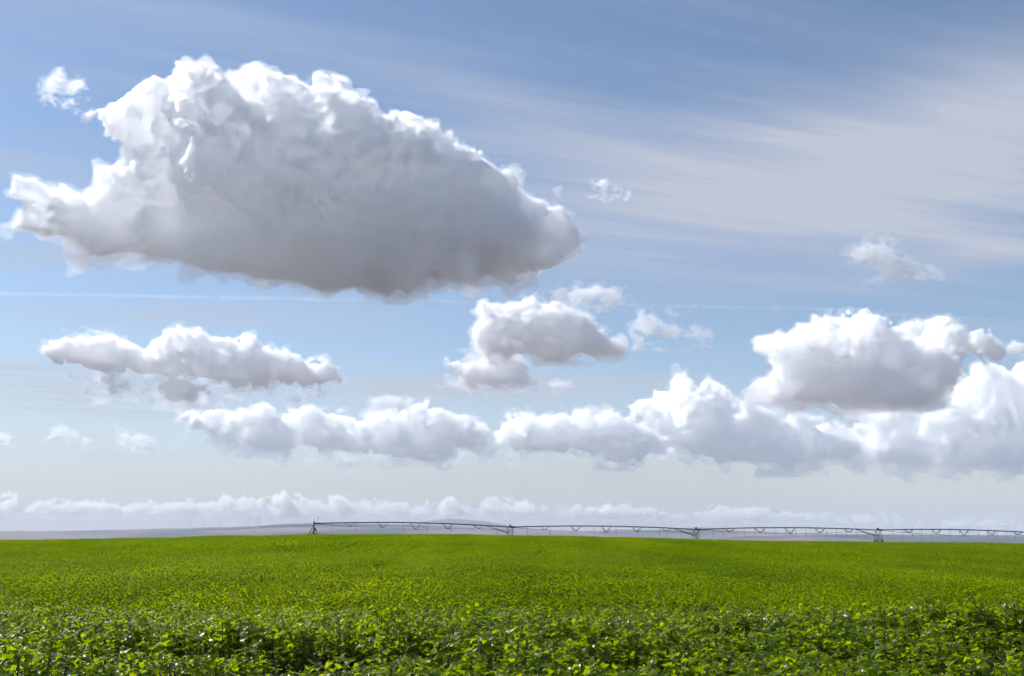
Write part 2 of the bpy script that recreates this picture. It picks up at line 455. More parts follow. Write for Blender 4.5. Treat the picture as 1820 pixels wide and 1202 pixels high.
# ---------------------------------------------------------------- crop: one leafy cover of broad leaved plants
def leaf_material():
    m, nt, b, o = new_mat('crop_leaf')
    N, L = nt.nodes, nt.links
    N.remove(b)
    at = N.new('ShaderNodeAttribute'); at.attribute_name = 'tint'
    oi = N.new('ShaderNodeObjectInfo')
    ad = N.new('ShaderNodeMath'); ad.operation = 'MULTIPLY_ADD'
    L.new(oi.outputs['Random'], ad.inputs[0]); ad.inputs[1].default_value = .3; L.new(at.outputs['Fac'], ad.inputs[2])
    r = N.new('ShaderNodeValToRGB'); e = r.color_ramp.elements
    e[0].position, e[0].color = .05, (.030, .062, .0006, 1)
    e[1].position, e[1].color = 1.0, (.128, .168, .0008, 1)
    x = r.color_ramp.elements.new(.6); x.color = (.074, .117, .0007, 1)
    # broad strips of paler and deeper green, where the stand grew better or worse
    gp = N.new('ShaderNodeNewGeometry'); mp = N.new('ShaderNodeMapping'); L.new(gp.outputs['Position'], mp.inputs['Vector'])
    mp.inputs['Rotation'].default_value = (0, 0, R(17)); mp.inputs['Scale'].default_value = (.11, .014, .02)
    bn = N.new('ShaderNodeTexNoise'); bn.inputs['Scale'].default_value = 1; bn.inputs['Detail'].default_value = 4; L.new(mp.outputs[0], bn.inputs['Vector'])
    bm = N.new('ShaderNodeMath'); bm.operation = 'MULTIPLY_ADD'; bm.inputs[1].default_value = 1.1; bm.inputs[2].default_value = -.55
    L.new(bn.outputs[0], bm.inputs[0])
    a2 = N.new('ShaderNodeMath'); a2.operation = 'ADD'; L.new(ad.outputs[0], a2.inputs[0]); L.new(bm.outputs[0], a2.inputs[1])
    L.new(a2.outputs[0], r.inputs[0])
    d = N.new('ShaderNodeBsdfDiffuse'); L.new(r.outputs[0], d.inputs['Color'])
    hs = N.new('ShaderNodeHueSaturation'); hs.inputs['Value'].default_value = 3.7; hs.inputs['Hue'].default_value = .49; hs.inputs['Saturation'].default_value = 1.1
    L.new(r.outputs[0], hs.inputs['Color'])
    t = N.new('ShaderNodeBsdfTranslucent'); L.new(hs.outputs[0], t.inputs['Color'])
    mx = N.new('ShaderNodeMixShader'); mx.inputs[0].default_value = .5
    L.new(d.outputs[0], mx.inputs[1]); L.new(t.outputs[0], mx.inputs[2])
    g = N.new('ShaderNodeBsdfGlossy'); g.inputs['Roughness'].default_value = .36
    nz = N.new('ShaderNodeTexNoise'); nz.inputs['Scale'].default_value = 45; nz.inputs['Detail'].default_value = 3
    tc = N.new('ShaderNodeTexCoord'); L.new(tc.outputs['Object'], nz.inputs['Vector'])
    bp = N.new('ShaderNodeBump'); bp.inputs['Strength'].default_value = .25; bp.inputs['Distance'].default_value = .006
    L.new(nz.outputs[0], bp.inputs['Height']); L.new(bp.outputs[0], g.inputs['Normal'])
    lw = N.new('ShaderNodeLayerWeight'); lw.inputs['Blend'].default_value = .25
    gl = N.new('ShaderNodeMath'); gl.operation = 'MULTIPLY_ADD'
    L.new(lw.outputs['Facing'], gl.inputs[0]); gl.inputs[1].default_value = .05; gl.inputs[2].default_value = .035
    ag = N.new('ShaderNodeAttribute'); ag.attribute_name = 'wax'
    gw = N.new('ShaderNodeMath'); gw.operation = 'MULTIPLY'; L.new(gl.outputs[0], gw.inputs[0]); L.new(ag.outputs['Fac'], gw.inputs[1])
    mg = N.new('ShaderNodeMixShader'); L.new(gw.outputs[0], mg.inputs[0])
    L.new(mx.outputs[0], mg.inputs[1]); L.new(g.outputs[0], mg.inputs[2])
    L.new(mg.outputs[0], o.inputs['Surface'])
    return m
LEAF = leaf_material()
STEM, *_ = new_mat('crop_stem'); STEM.node_tree.nodes['Principled BSDF'].inputs['Base Color'].default_value = (.06, .10, .012, 1)
FLOWER, _nt, _b, _o = new_mat('crop_flower'); _nt.nodes.remove(_b)
_d, _t, _m = _nt.nodes.new('ShaderNodeBsdfDiffuse'), _nt.nodes.new('ShaderNodeBsdfTranslucent'), _nt.nodes.new('ShaderNodeMixShader')
for _n in (_d, _t): _n.inputs['Color'].default_value = (.85, .68, .01, 1)
_nt.links.new(_d.outputs[0], _m.inputs[1]); _nt.links.new(_t.outputs[0], _m.inputs[2]); _nt.links.new(_m.outputs[0], _o.inputs['Surface'])

class Leaves:
    def __init__(s, seed): s.v, s.f, s.t, s.m, s.rng = [], [], [], [], random.Random(seed)
    def leaf(s, base, direction, length, width, droop, tint, roll, fine):
        """a broad leaf: folded along the midrib, wavy at the edge, drooping to its tip"""
        rg = s.rng
        d = Vector(direction).normalized()
        side = d.cross(Vector((0, 0, 1)))
        if side.length < .05: side = Vector((1, 0, 0))
        side.normalize(); up = side.cross(d)
        side = side*math.cos(roll) + up*math.sin(roll); up = side.cross(d)
        prof = [(0, .10), (.16, .62), (.38, 1.0), (.62, .88), (.84, .52), (1.0, .04)] if fine else [(0, .15), (.4, 1.0), (1.0, .12)]
        cols = (-1, -.5, 0, .5, 1) if fine else (-1, 0, 1)
        b = len(s.v); nc = len(cols); fold = rg.uniform(.05, .4); ph = rg.uniform(0, 6.28)
        p = Vector(base); prev = 0
        for i, (t, w) in enumerate(prof):
            ang = droop*t
            dd = d*math.cos(ang) - Vector((0, 0, 1))*math.sin(ang)*.9 - up*math.sin(ang)*.3
            p = p + dd*(t-prev)*length; prev = t
            for c in cols:
                lob = 1 + (.16*math.sin(ph+t*15+c*2) if abs(c) == 1 and 0 < t < 1 else 0)
                wv = .10*math.sin(ph*1.7 + t*11 + c*3)*abs(c)*w if fine else 0
                s.v.append(p + side*c*w*lob*width*.5 + up*(abs(c)*fold*w*width*.5 + wv*width))
        for i in range(len(prof)-1):
            for k in range(nc-1):
                s.f.append((b+i*nc+k, b+i*nc+k+1, b+(i+1)*nc+k+1, b+(i+1)*nc+k)); s.t.append(tint); s.m.append(0)
    def stalk(s, a, b_, r):
        b = len(s.v); a, b_ = Vector(a), Vector(b_)
        for p, q in ((a, r), (b_, r*.6)):
            for k in range(3):
                an = 2.1*k; s.v.append(p + Vector((math.cos(an)*q, math.sin(an)*q, 0)))
        for k in range(3):
            k2 = (k+1) % 3; s.f.append((b+k, b+k2, b+3+k2, b+3+k)); s.t.append(.5); s.m.append(1)
    def flower(s, p):
        for k in range(4):
            a = k*1.571+.4; u = Vector((math.cos(a), math.sin(a), .35)); w = Vector((-math.sin(a), math.cos(a), 0))
            b = len(s.v)
            s.v += [p, p+u*.012+w*.009, p+u*.022, p+u*.012-w*.009]
            s.f.append((b, b+1, b+2, b+3)); s.t.append(.5); s.m.append(2)
    def plant(s, x, y, h, n, size, fine):
        rg = s.rng
        top = Vector((x+rg.uniform(-.05, .05), y+rg.uniform(-.05, .05), h*.9))
        if fine: s.stalk((x, y, 0), top, .011)
        for i in range(n):
            t = 1-(i/n)**1.3*.8 + rg.uniform(-.05, .05)
            a = i*2.4 + rg.uniform(-.5, .5)
            el = rg.uniform(.05, .95)*(.55+.6*t)
            out = Vector((math.cos(a), math.sin(a), 0))
            root = Vector((x, y, 0)).lerp(top, min(1, t))
            L = size*rg.uniform(.65, 1.25)*(1.15-.3*t)*(1.55 if fine and rg.random() < .13 else 1)
            pet = L*rg.uniform(.35, .9)
            d = out*math.cos(el) + Vector((0, 0, math.sin(el)))
            lb = root + d*pet
            if fine: s.stalk(root, lb, .005)
            dl = (d + Vector((rg.uniform(-.3, .3), rg.uniform(-.3, .3), rg.uniform(-.35, .15)))).normalized()
            s.leaf(lb, dl, L, L*rg.uniform(.62, .95), rg.uniform(.2, 1.15), rg.uniform(.25, .9) if fine else rg.uniform(.2, .68), rg.uniform(-.5, .5), fine)
        if fine and rg.random() < .05:
            for k in range(3):
                s.flower(top + Vector((rg.uniform(-.04, .04), rg.uniform(-.04, .04), rg.uniform(.10, .2))))
    def mesh(s, name, wax=1.0):
        me = bpy.data.meshes.new(name)
        me.from_pydata([tuple(v) for v in s.v], [], s.f)
        for m in (LEAF, STEM, FLOWER): me.materials.append(m)
        me.polygons.foreach_set('material_index', s.m)
        me.polygons.foreach_set('use_smooth', [True]*len(s.f))
        a = me.attributes.new('tint', 'FLOAT', 'FACE'); a.data.foreach_set('value', s.t)
        a = me.attributes.new('wax', 'FLOAT', 'FACE'); a.data.foreach_set('value', [wax*s.rng.choice((.12, .45, 1.6)) for _ in s.f])
        me.update(); return me

protos = []
def proto(name, me):
    o = bpy.data.objects.new(name, me); protos.append(o); return len(protos)-1
NEAR_V, MID_V, FAR_V = [], [], []
for k in range(9):
    l = Leaves(100+k); l.plant(0, 0, random.uniform(.5, .66), random.randint(30, 36), random.uniform(.078, .108), True)
    NEAR_V.append(proto('leafy_plant', l.mesh('leafy_plant')))
for k in range(5):
    l = Leaves(200+k)
    for i in range(84):
        a, q = l.rng.uniform(0, 6.28), math.sqrt(l.rng.random())*1.65
        l.plant(math.cos(a)*q, math.sin(a)*q, l.rng.uniform(.44, .68), 12, .105, False)
    MID_V.append(proto('leafy_patch', l.mesh('leafy_patch', .28)))
for k in range(4):
    l = Leaves(300+k)
    for i in range(125):
        a, q = l.rng.uniform(0, 6.28), math.sqrt(l.rng.random())*2.7
        l.plant(math.cos(a)*q, math.sin(a)*q, l.rng.uniform(.40, .70), 9, .145, False)
    FAR_V.append(proto('leafy_patch', l.mesh('leafy_patch', .05)))

PIVOT_PX = 560
pts, var, rot, scl = [], [], [], []
rg = np.random.default_rng(5)
def add_points(P, kinds, smin, smax, hole):
    for x, y in P:
        n = hole(x, y)
        if n is None: continue
        z = float(ground_z(x, y))
        pts.append((x, y, z)); var.append(kinds[rg.integers(len(kinds))]); rot.append(rg.uniform(0, 6.28)); scl.append(rg.uniform(smin, smax)*n)
def scatter(y0, y1, cell, mg):
    out = []
    y = y0
    while y < y1:
        hw = y*.53 + mg
        for x in np.arange(-hw, hw, cell):
            out.append((x+rg.uniform(-.42, .42)*cell, y+rg.uniform(-.42, .42)*cell))
        y += cell
    return out
HOLLOWS = [(-3.1, 12.6, 1.7, .9), (-4.4, 13.2, .8, .6), (-1.75, 12.1, 1.0, .7), (2.5, 13.7, .7, .6), (3.9, 14.0, .8, .5), (7.0, 14.6, 1.3, .8), (5.2, 14.4, .6, .5), (2.1, 7.7, 1.4, 1.1), (3.7, 7.6, .7, .8), (-1.9, 11.0, .7, .6), (6.0, 12.6, .9, .6), (-5.6, 14.0, .8, .5), (-7.2, 13.2, .9, .5),
           (-1.15, 7.6, .8, .8), (.45, 8.3, .4, .5), (-3.4, 7.4, .6, .6), (-.5, 11.3, .6, .5), (-6.4, 11.2, .8, .5), (1.2, 10.4, .6, .5), (4.6, 10.9, .7, .5), (-2.6, 9.6, .7, .5), (.9, 12.8, .8, .5)]
def near_hole(x, y):
    n = float(vnoise(x, y, 1.5, 4)*.6 + vnoise(x, y, .6, 6)*.4 + vnoise(x*.35, y, 2.2, 14)*.45)
    f = .94 + .2*n
    for hx, hy, rx, ry in HOLLOWS:            # sunken spots: falling away from this side, ending at a leafy bank
        u = (x-hx)/(rx*(1+.25*math.sin(y*5+hx))); v = (y-hy)/ry
        top = .6 + .25*math.sin(x*4+hx)
        if abs(u) < 1 and -2.6 < v < top:
            if v > -.7 and u*u < .85: return None
            f *= 1-.62*(1-u*u)**.5*min(1, (v+2.6)/1.6)
        elif abs(u) < 1 and top <= v < top+.7: f *= 1.1
    if n < -.75 and rg.random() < .5: return None
    return f
def track(x, y):
    q = (x + .30*y + .0004*y*y + 6*math.sin(y*.013)) % 17.0           # old wheel lanes running away up the slope
    return .52 if min(q, 17-q) < (.9 if y < 92 else 1.5) else 1.0
def mid_hole(x, y):
    n = float(vnoise(x, y, 6, 24)*.5 + vnoise(x*.4, y, 3, 26)*.5 + vnoise(x, y, 2.2, 27)*.35)
    return (1.0 + .2*n if n > -.52 else (.6 if n > -.8 else .45))*track(x, y)
def far_hole(x, y):
    if math.hypot(x-PIV[0].x, y-PIV[0].y) < 5: return None
    n = float(vnoise(x, y, 9, 34)*.5 + vnoise(x*.45, y, 13, 36)*.5 + vnoise(x, y, 4, 37)*.4)
    return (1.0 + .2*n if n > -.5 else (.62 if n > -.8 else .5))*track(x, y)

# ---------------------------------------------------------------- centre pivot irrigation
SPAN = 55.0
def line_x(px): return (px-W0/2)/FH
u0, u2 = line_x(560), line_x(1240.5)
# straight line through the photographed tower bearings: X = i*c, Y = Y1 + i*s around the first tower
k1, k2 = -1/u0, 1/u2
s_c = (k2-k1)/2; Y1c = (k1+k2)/2
c_ = SPAN/math.hypot(1, s_c); s_ = c_*s_c; Y1 = Y1c*c_
PIV = [Vector(((i-1)*c_ + line_x(907)*Y1, Y1 + (i-1)*s_, 0)) for i in range(6)]
step = PIV[3]-PIV[2]; PIV[3].x = line_x(1561)*PIV[3].y
for k in (4, 5): PIV[k] = PIV[k-1] + step
PIPE_PY = [931.0, 937.4, 941.6, 942.6, 948.5, 955.0]
for p, py in zip(PIV, PIPE_PY): p.z = EYE.z + (HORIZON-py)/FH*p.y
AX = (PIV[2]-PIV[1]); AX.z = 0; AX.normalize(); AC = Vector((-AX.y, AX.x, 0))
Z = Vector((0, 0, 1))

add_points(scatter(2.6, 30, .215, 5), NEAR_V, .85, 1.12, near_hole)
add_points(scatter(28.5, 92, 1.9, 8), MID_V, .9, 1.1, mid_hole)
add_points(scatter(90, 318, 3.1, 14), FAR_V, .95, 1.08, far_hole)

def build_crop():
    me = bpy.data.meshes.new('leafy_crop')
    me.from_pydata(pts, [], [])
    for n, t, d in (('kind_index', 'INT', var), ('spin', 'FLOAT', rot), ('size', 'FLOAT', scl)):
        a = me.attributes.new(n, t, 'POINT'); a.data.foreach_set('value', d)
    o = link(bpy.data.objects.new('leafy_crop', me))
    ng = bpy.data.node_groups.new('crop_cover', 'GeometryNodeTree')
    ng.interface.new_socket('Geometry', in_out='INPUT', socket_type='NodeSocketGeometry')
    ng.interface.new_socket('Geometry', in_out='OUTPUT', socket_type='NodeSocketGeometry')
    N, L = ng.nodes, ng.links
    gi, go = N.new('NodeGroupInput'), N.new('NodeGroupOutput')
    g2i = N.new('GeometryNodeGeometryToInstance')
    for p in reversed(protos):
        oi = N.new('GeometryNodeObjectInfo'); oi.inputs[0].default_value = p
        L.new(oi.outputs['Geometry'], g2i.inputs[0])
    ip = N.new('GeometryNodeInstanceOnPoints'); ip.inputs['Pick Instance'].default_value = True
    def attr(n, t):
        a = N.new('GeometryNodeInputNamedAttribute'); a.data_type = t; a.inputs[0].default_value = n; return a.outputs[0]
    L.new(gi.outputs[0], ip.inputs['Points']); L.new(g2i.outputs[0], ip.inputs['Instance'])
    L.new(attr('kind_index', 'INT'), ip.inputs['Instance Index'])
    cx = N.new('ShaderNodeCombineXYZ'); L.new(attr('spin', 'FLOAT'), cx.inputs[2])
    L.new(cx.outputs[0], ip.inputs['Rotation'])
    L.new(attr('size', 'FLOAT'), ip.inputs['Scale'])
    L.new(ip.outputs[0], go.inputs[0])
    md = o.modifiers.new('crop_cover', 'NODES'); md.node_group = ng
    tag(o, 'dense green cover of broad leaved crop plants filling the field', 'crop', kind='stuff')
build_crop()

def build_irrigation():
    p0 = PIV[0]
    g0 = p0.z - 2.95
    root = empty('irrigation_pivot', (p0.x, p0.y, g0))
    bpy.context.view_layer.update()
    tag(root, 'long dark centre pivot irrigation line on towers along the crest of the green field', 'irrigation line')
    O = Vector((p0.x, p0.y, g0))
    # pivot point: pad, four legs with rungs, riser, elbow, swivel cap
    pv = MB()
    pv.tube([O+Z*.3, O+Z*2.75], .16, 12).tube([O+Z*2.75, O+Z*3.35], .1, 10)
    piv = pv.build('pivot_stand', DARK, root, O)
    MB().box(O-Z*.35, (3.6, 3.6, 1.2), AX, AC).build('base_pad', CONCRETE, piv, O, False)
    MB().lathe(O+Z*.05, Z, [(0, .62), (.25, .6), (.62, .34), (.7, .2)], 16).build('riser_foot', DARK, piv, O)
    for sx in (-1, 1):
        for sy in (-1, 1):
            MB().tube([O + AX*sx*1.05 + AC*sy*1.05 + Z*.25, O + AX*sx*.12 + AC*sy*.12 + Z*2.5], .075, 6).build('leg', DARK, piv, O)
    br = MB()
    for h, w in ((.9, .78), (1.6, .5)):
        c = [O+AX*w*a+AC*w*b+Z*h for a, b in ((-1, -1), (1, -1), (1, 1), (-1, 1))]
        for i in range(4): br.tube([c[i], c[(i+1) % 4]], .03, 5)
    br.build('brace', DARK, piv, O)
    MB().lathe(O+Z*3.3, Z, [(0, .13), (.1, .2), (.35, .2), (.42, .1)], 14).build('swivel_cap', DARK, piv, O)
    an = O + AX*1.15 + Z*3.0
    MB().tube([an, an+Z*1.35], .03, 6).lathe(an+Z*1.3, Z, [(0, .03), (.1, .17), (.3, .2), (.42, .06)], 10).build('antenna', STEEL, piv, O)
    MB().box(O - AC*1.3 + AX*.5 + Z*1.25, (.55, .3, .8), AX, AC).build('control_panel', STEEL, piv, O, False)
    # spans
    hose_steps = [6.6, 6.5, 3.1, 3.1, 3.3]
    for i in range(5):
        a, b = PIV[i].copy(), PIV[i+1].copy()
        dv = b-a
        arch = .62 if i else .72
        def on(t):
            return a + dv*t + Z*(arch*4*t*(1-t))
        path = [on(t/28) for t in range(29)]
        span = MB().tube(path, .165, 10).build('span_pipe', STEEL, root, O)
        # flexible joint beside the tower and flange rings along the pipe
        fl = MB().lathe(on(.0), (on(.03)-on(0)), [(.05, .2), (.1, .24), (1.5, .24), (1.55, .17)], 10)
        fl.build('pipe_joint', DARK, span, O)
        for t in [k/6 for k in range(1, 6)]:
            p = on(t); tv = (on(t+.01)-on(t-.01)).normalized()
            MB().lathe(p-tv*.06, tv, [(0, .15), (0.001, .22), (.12, .22), (.121, .15)], 10).build('flange', DARK, span, O)
        ts = [.18, .345, .51, .675, .835]
        dep = [1.05, 1.5, 1.85, 1.45, 1.0]
        hw, cw = 1.5/SPAN, .72
        low = {-1: [on(.015)-Z*.12], 1: [on(.015)-Z*.12]}
        for t, d in zip(ts, dep):
            m = MB()
            top1, top2 = on(t-hw)-Z*.1, on(t+hw)-Z*.1
            ends = []
            for sgn in (-1, 1):
                q = on(t) - Z*d + AC*sgn*cw
                m.tube([top1, q], .068, 6).tube([top2, q], .068, 6)
                low[sgn].append(q); ends.append(q)
            m.tube(ends, .06, 6)
            m.build('truss_brace', DARK, span, O)
        for sgn in (-1, 1):
            foot = on(.985) - Z*1.0 + AC*sgn*.5
            MB().tube(low[sgn]+[foot], .035, 5).build('truss_rod', STEEL, span, O)
        # stout struts from the last brace down to the tower
        st = MB()
        for sgn in (-1, 1):
            st.tube([on(.875)-Z*.08 + AC*sgn*.1, on(.992) - Z*1.75 + AC*sgn*1.15], .085, 6)
        st.build('tower_strut', DARK, span, O)
        t = 5.0/SPAN
        k = 0
        while t < .985:
            p = on(t); gz = float(ground_z(p.x, p.y)) + .95
            if p.x/p.y < .56:
                hs = MB().tube([p+Z*.17+AC*.0, p+Z*.3+AC*.12, p+Z*.15+AC*.24, p-Z*.2+AC*.24, Vector((p.x, p.y, max(gz, p.z-2.4)))+AC*.24], .042, 5)
                e = hs.v[-1]
                hs.lathe(Vector((p.x, p.y, max(gz, p.z-2.4)-.12))+AC*.24, Z, [(0, .06), (.06, .1), (.14, .03)], 8)
                hs.build('drop_hose', DARK, span, O)
            t += hose_steps[i]/SPAN
    # drive towers
    for i in range(1, 5):
        T = PIV[i]
        gz = {s: float(ground_z(T.x+AC.x*2.1*s, T.y+AC.y*2.1*s)) for s in (-1, 1)}
        g = (gz[-1]+gz[1])/2
        tw = MB().box(Vector((T.x, T.y, g+.72)), (.22, 4.3, .2), AX, AC).build('drive_tower', STEEL, root, O)
        for s in (-1, 1):
            wc = Vector((T.x, T.y, 0)) + AC*2.1*s; wc.z = g+.66
            wh = MB().lathe(wc-AX*.17, AX, [(0, .42), (.03, .62), (.09, .68), (.25, .68), (.31, .62), (.34, .42)], 26).build('wheel', RUBBER, tw, O)
            MB().lathe(wc-AX*.1, AX, [(0, .1), (.02, .4), (.18, .4), (.2, .1)], 18).lathe(wc-AX*.22, AX, [(0, .13), (.44, .13)], 10).build('wheel_hub', STEEL, tw, O)
            for e in (-1, 1):
                MB().tube([Vector((T.x, T.y, g+.8)) + AC*1.95*s + AX*.35*e, T + AX*.85*e - Z*.12], .075, 6).build('leg', STEEL, tw, O)
        x = MB()
        for e in (-1, 1):
            lo = [Vector((T.x, T.y, g+.8)) + AC*1.95*s + AX*.35*e for s in (-1, 1)]
            hi = T + AX*.85*e - Z*.12
            mids = [lo[j].lerp(hi, .42) for j in (0, 1)]
            x.tube(mids, .04, 5).tube([lo[0], mids[1]], .032, 5).tube([lo[1], mids[0]], .032, 5)
            ms2 = [lo[j].lerp(hi, .7) for j in (0, 1)]
            x.tube(ms2, .035, 5)
        for s in (-1, 1):
            l1 = Vector((T.x, T.y, g+.8)) + AC*1.95*s
            A1, B1 = (l1-AX*.35), (l1+AX*.35)
            a5, b5 = A1.lerp(T-AX*.85-Z*.12, .5), B1.lerp(T+AX*.85-Z*.12, .5)
            x.tube([A1, b5], .035, 5).tube([B1, a5], .035, 5).tube([a5, T+AX*.85-Z*.12], .04, 5).tube([b5, T-AX*.85-Z*.12], .04, 5)
        x.build('brace', STEEL, tw, O)
        MB().box(T+Z*.42, (.42, .4, .62), AX, AC).box(T+Z*.16, (.6, .3, .2), AX, AC).build('control_box', DARK, tw, O, False)
        MB().box(Vector((T.x, T.y, g+.98))+AC*.35, (.34, .6, .34), AX, AC).build('drive_motor', DARK, tw, O, False)
build_irrigation()

# ---------------------------------------------------------------- wind turbines and mast on the far ridge
def ridge_top(px, table): return float(np.interp(px, [p[0] for p in table], [p[1] for p in table]))
def turbine_mesh():
    m = MB()
    m.tube([Vector((0, 0, -12)), Vector((0, 0, 40)), Vector((0, 0, 80))], [2.4, 2.0, 1.4], 10)
    m.box(Vector((0, .8, 81.5)), (4, 10, 4))
    m.lathe(Vector((0, -4.2, 81.5)), Vector((0, -1, 0)), [(0, 1.8), (1.6, 1.5), (2.6, .4)], 10)
    tow = m
    for k in range(3):
        a = .35 + k*2.094
        d = Vector((math.sin(a), 0, math.cos(a))); s = Vector((math.cos(a), 0, -math.sin(a)))
        c = Vector((0, -5.2, 81.5))
        prev = None
        prof = [(1, 1.0), (8, 1.9), (20, 1.4), (38, .35)]
        b = len(m.v)
        for r_, w in prof:
            for q in ((-.5, 0), (0, .18), (.5, 0), (0, -.18)):
                m.v.append(c + d*r_ + s*q[0]*w*2 + Vector((0, 1, 0))*q[1]*w*2)
        for i in range(3):
            for j in range(4):
                m.f.append((b+i*4+j, b+i*4+(j+1) % 4, b+(i+1)*4+(j+1) % 4, b+(i+1)*4+j))
        m.f.append((b+12, b+13, b+14, b+15)); m.f.append((b+3, b+2, b+1, b))
    return m
TURB = [339, 361, 391, 440, 455, 461, 484, 498, 503, 511, 521, 534, 548, 575, 592, 606]
first = None
for i, px in enumerate(TURB):
    D = 10450
    p = at_depth(px, ridge_top(px, RIDGE)+.4, D*math.cos(math.atan(line_x(px))))
    if first is None:
        first = turbine_mesh().build('wind_turbine', WHITE); o = first
    else:
        o = first.copy(); COL.objects.link(o)
    o.location = p; o.rotation_euler = (0, 0, random.uniform(-.5, .5))
    tag(o, 'faint white three bladed wind turbine standing on the hazy ridge left of centre', 'wind turbine', 'wind turbines on the far ridge')
pm = at_depth(795, 922.6, 14450)
mm = MB()
for s in ((-1, -1), (1, -1), (1, 1), (-1, 1)):
    mm.tube([Vector((s[0]*6, s[1]*6, -8)), Vector((s[0]*1.2, s[1]*1.2, 110))], .8, 6)
for k in range(9):
    h = k*12.5; w = 6-(6-1.2)*(h+8)/118
    c = [Vector((a*w, b*w, h)) for a, b in ((-1, -1), (1, -1), (1, 1), (-1, 1))]
    for i in range(4): mm.tube([c[i], c[(i+1) % 4]], .4, 5)
mm.tube([Vector((0, 0, 108)), Vector((0, 0, 128))], .5, 6)
mast = mm.build('radio_mast', DARK); mast.location = pm
tag(mast, 'slim lattice radio mast on top of the blue dome shaped hill', 'mast')

# ---------------------------------------------------------------- haze over the far land
hb = MB().box(Vector((0, 0, 0)), (35400, 35400, 1)).build('haze', volume_mat('haze_air', 6e-5, .0, (.77, .86, 1.0)), None, (0, 0, 0), False)
hb.data.transform(Matrix.Diagonal((1, 1, 430, 1))); hb.location.z = 430/2 - 90
tag(hb, 'thin bluish haze over the plain and the hills', 'haze', kind='stuff')

# ---------------------------------------------------------------- clouds: traced outlines inflated to real, lumpy, translucent bodies of droplets
def inside_poly(poly, X, Y):
    c = np.zeros(X.shape, bool)
    n = len(poly)
    for i in range(n):
        x0, y0 = poly[i]; x1, y1 = poly[(i+1) % n]
        if y0 == y1: continue
        c ^= ((Y >= min(y0, y1)) & (Y < max(y0, y1))) & (X < (x1-x0)*(Y-y0)/(y1-y0) + x0)
    return c

def dist_poly(poly, X, Y):
    d = np.full(X.shape, 1e18)
    n = len(poly)
    for i in range(n):
        x0, y0 = poly[i]; x1, y1 = poly[(i+1) % n]
        ex, ey = x1-x0, y1-y0; L = ex*ex+ey*ey + 1e-9
        t = np.clip(((X-x0)*ex + (Y-y0)*ey)/L, 0, 1)
        d = np.minimum(d, (X-x0-t*ex)**2 + (Y-y0-t*ey)**2)
    return np.sqrt(d)

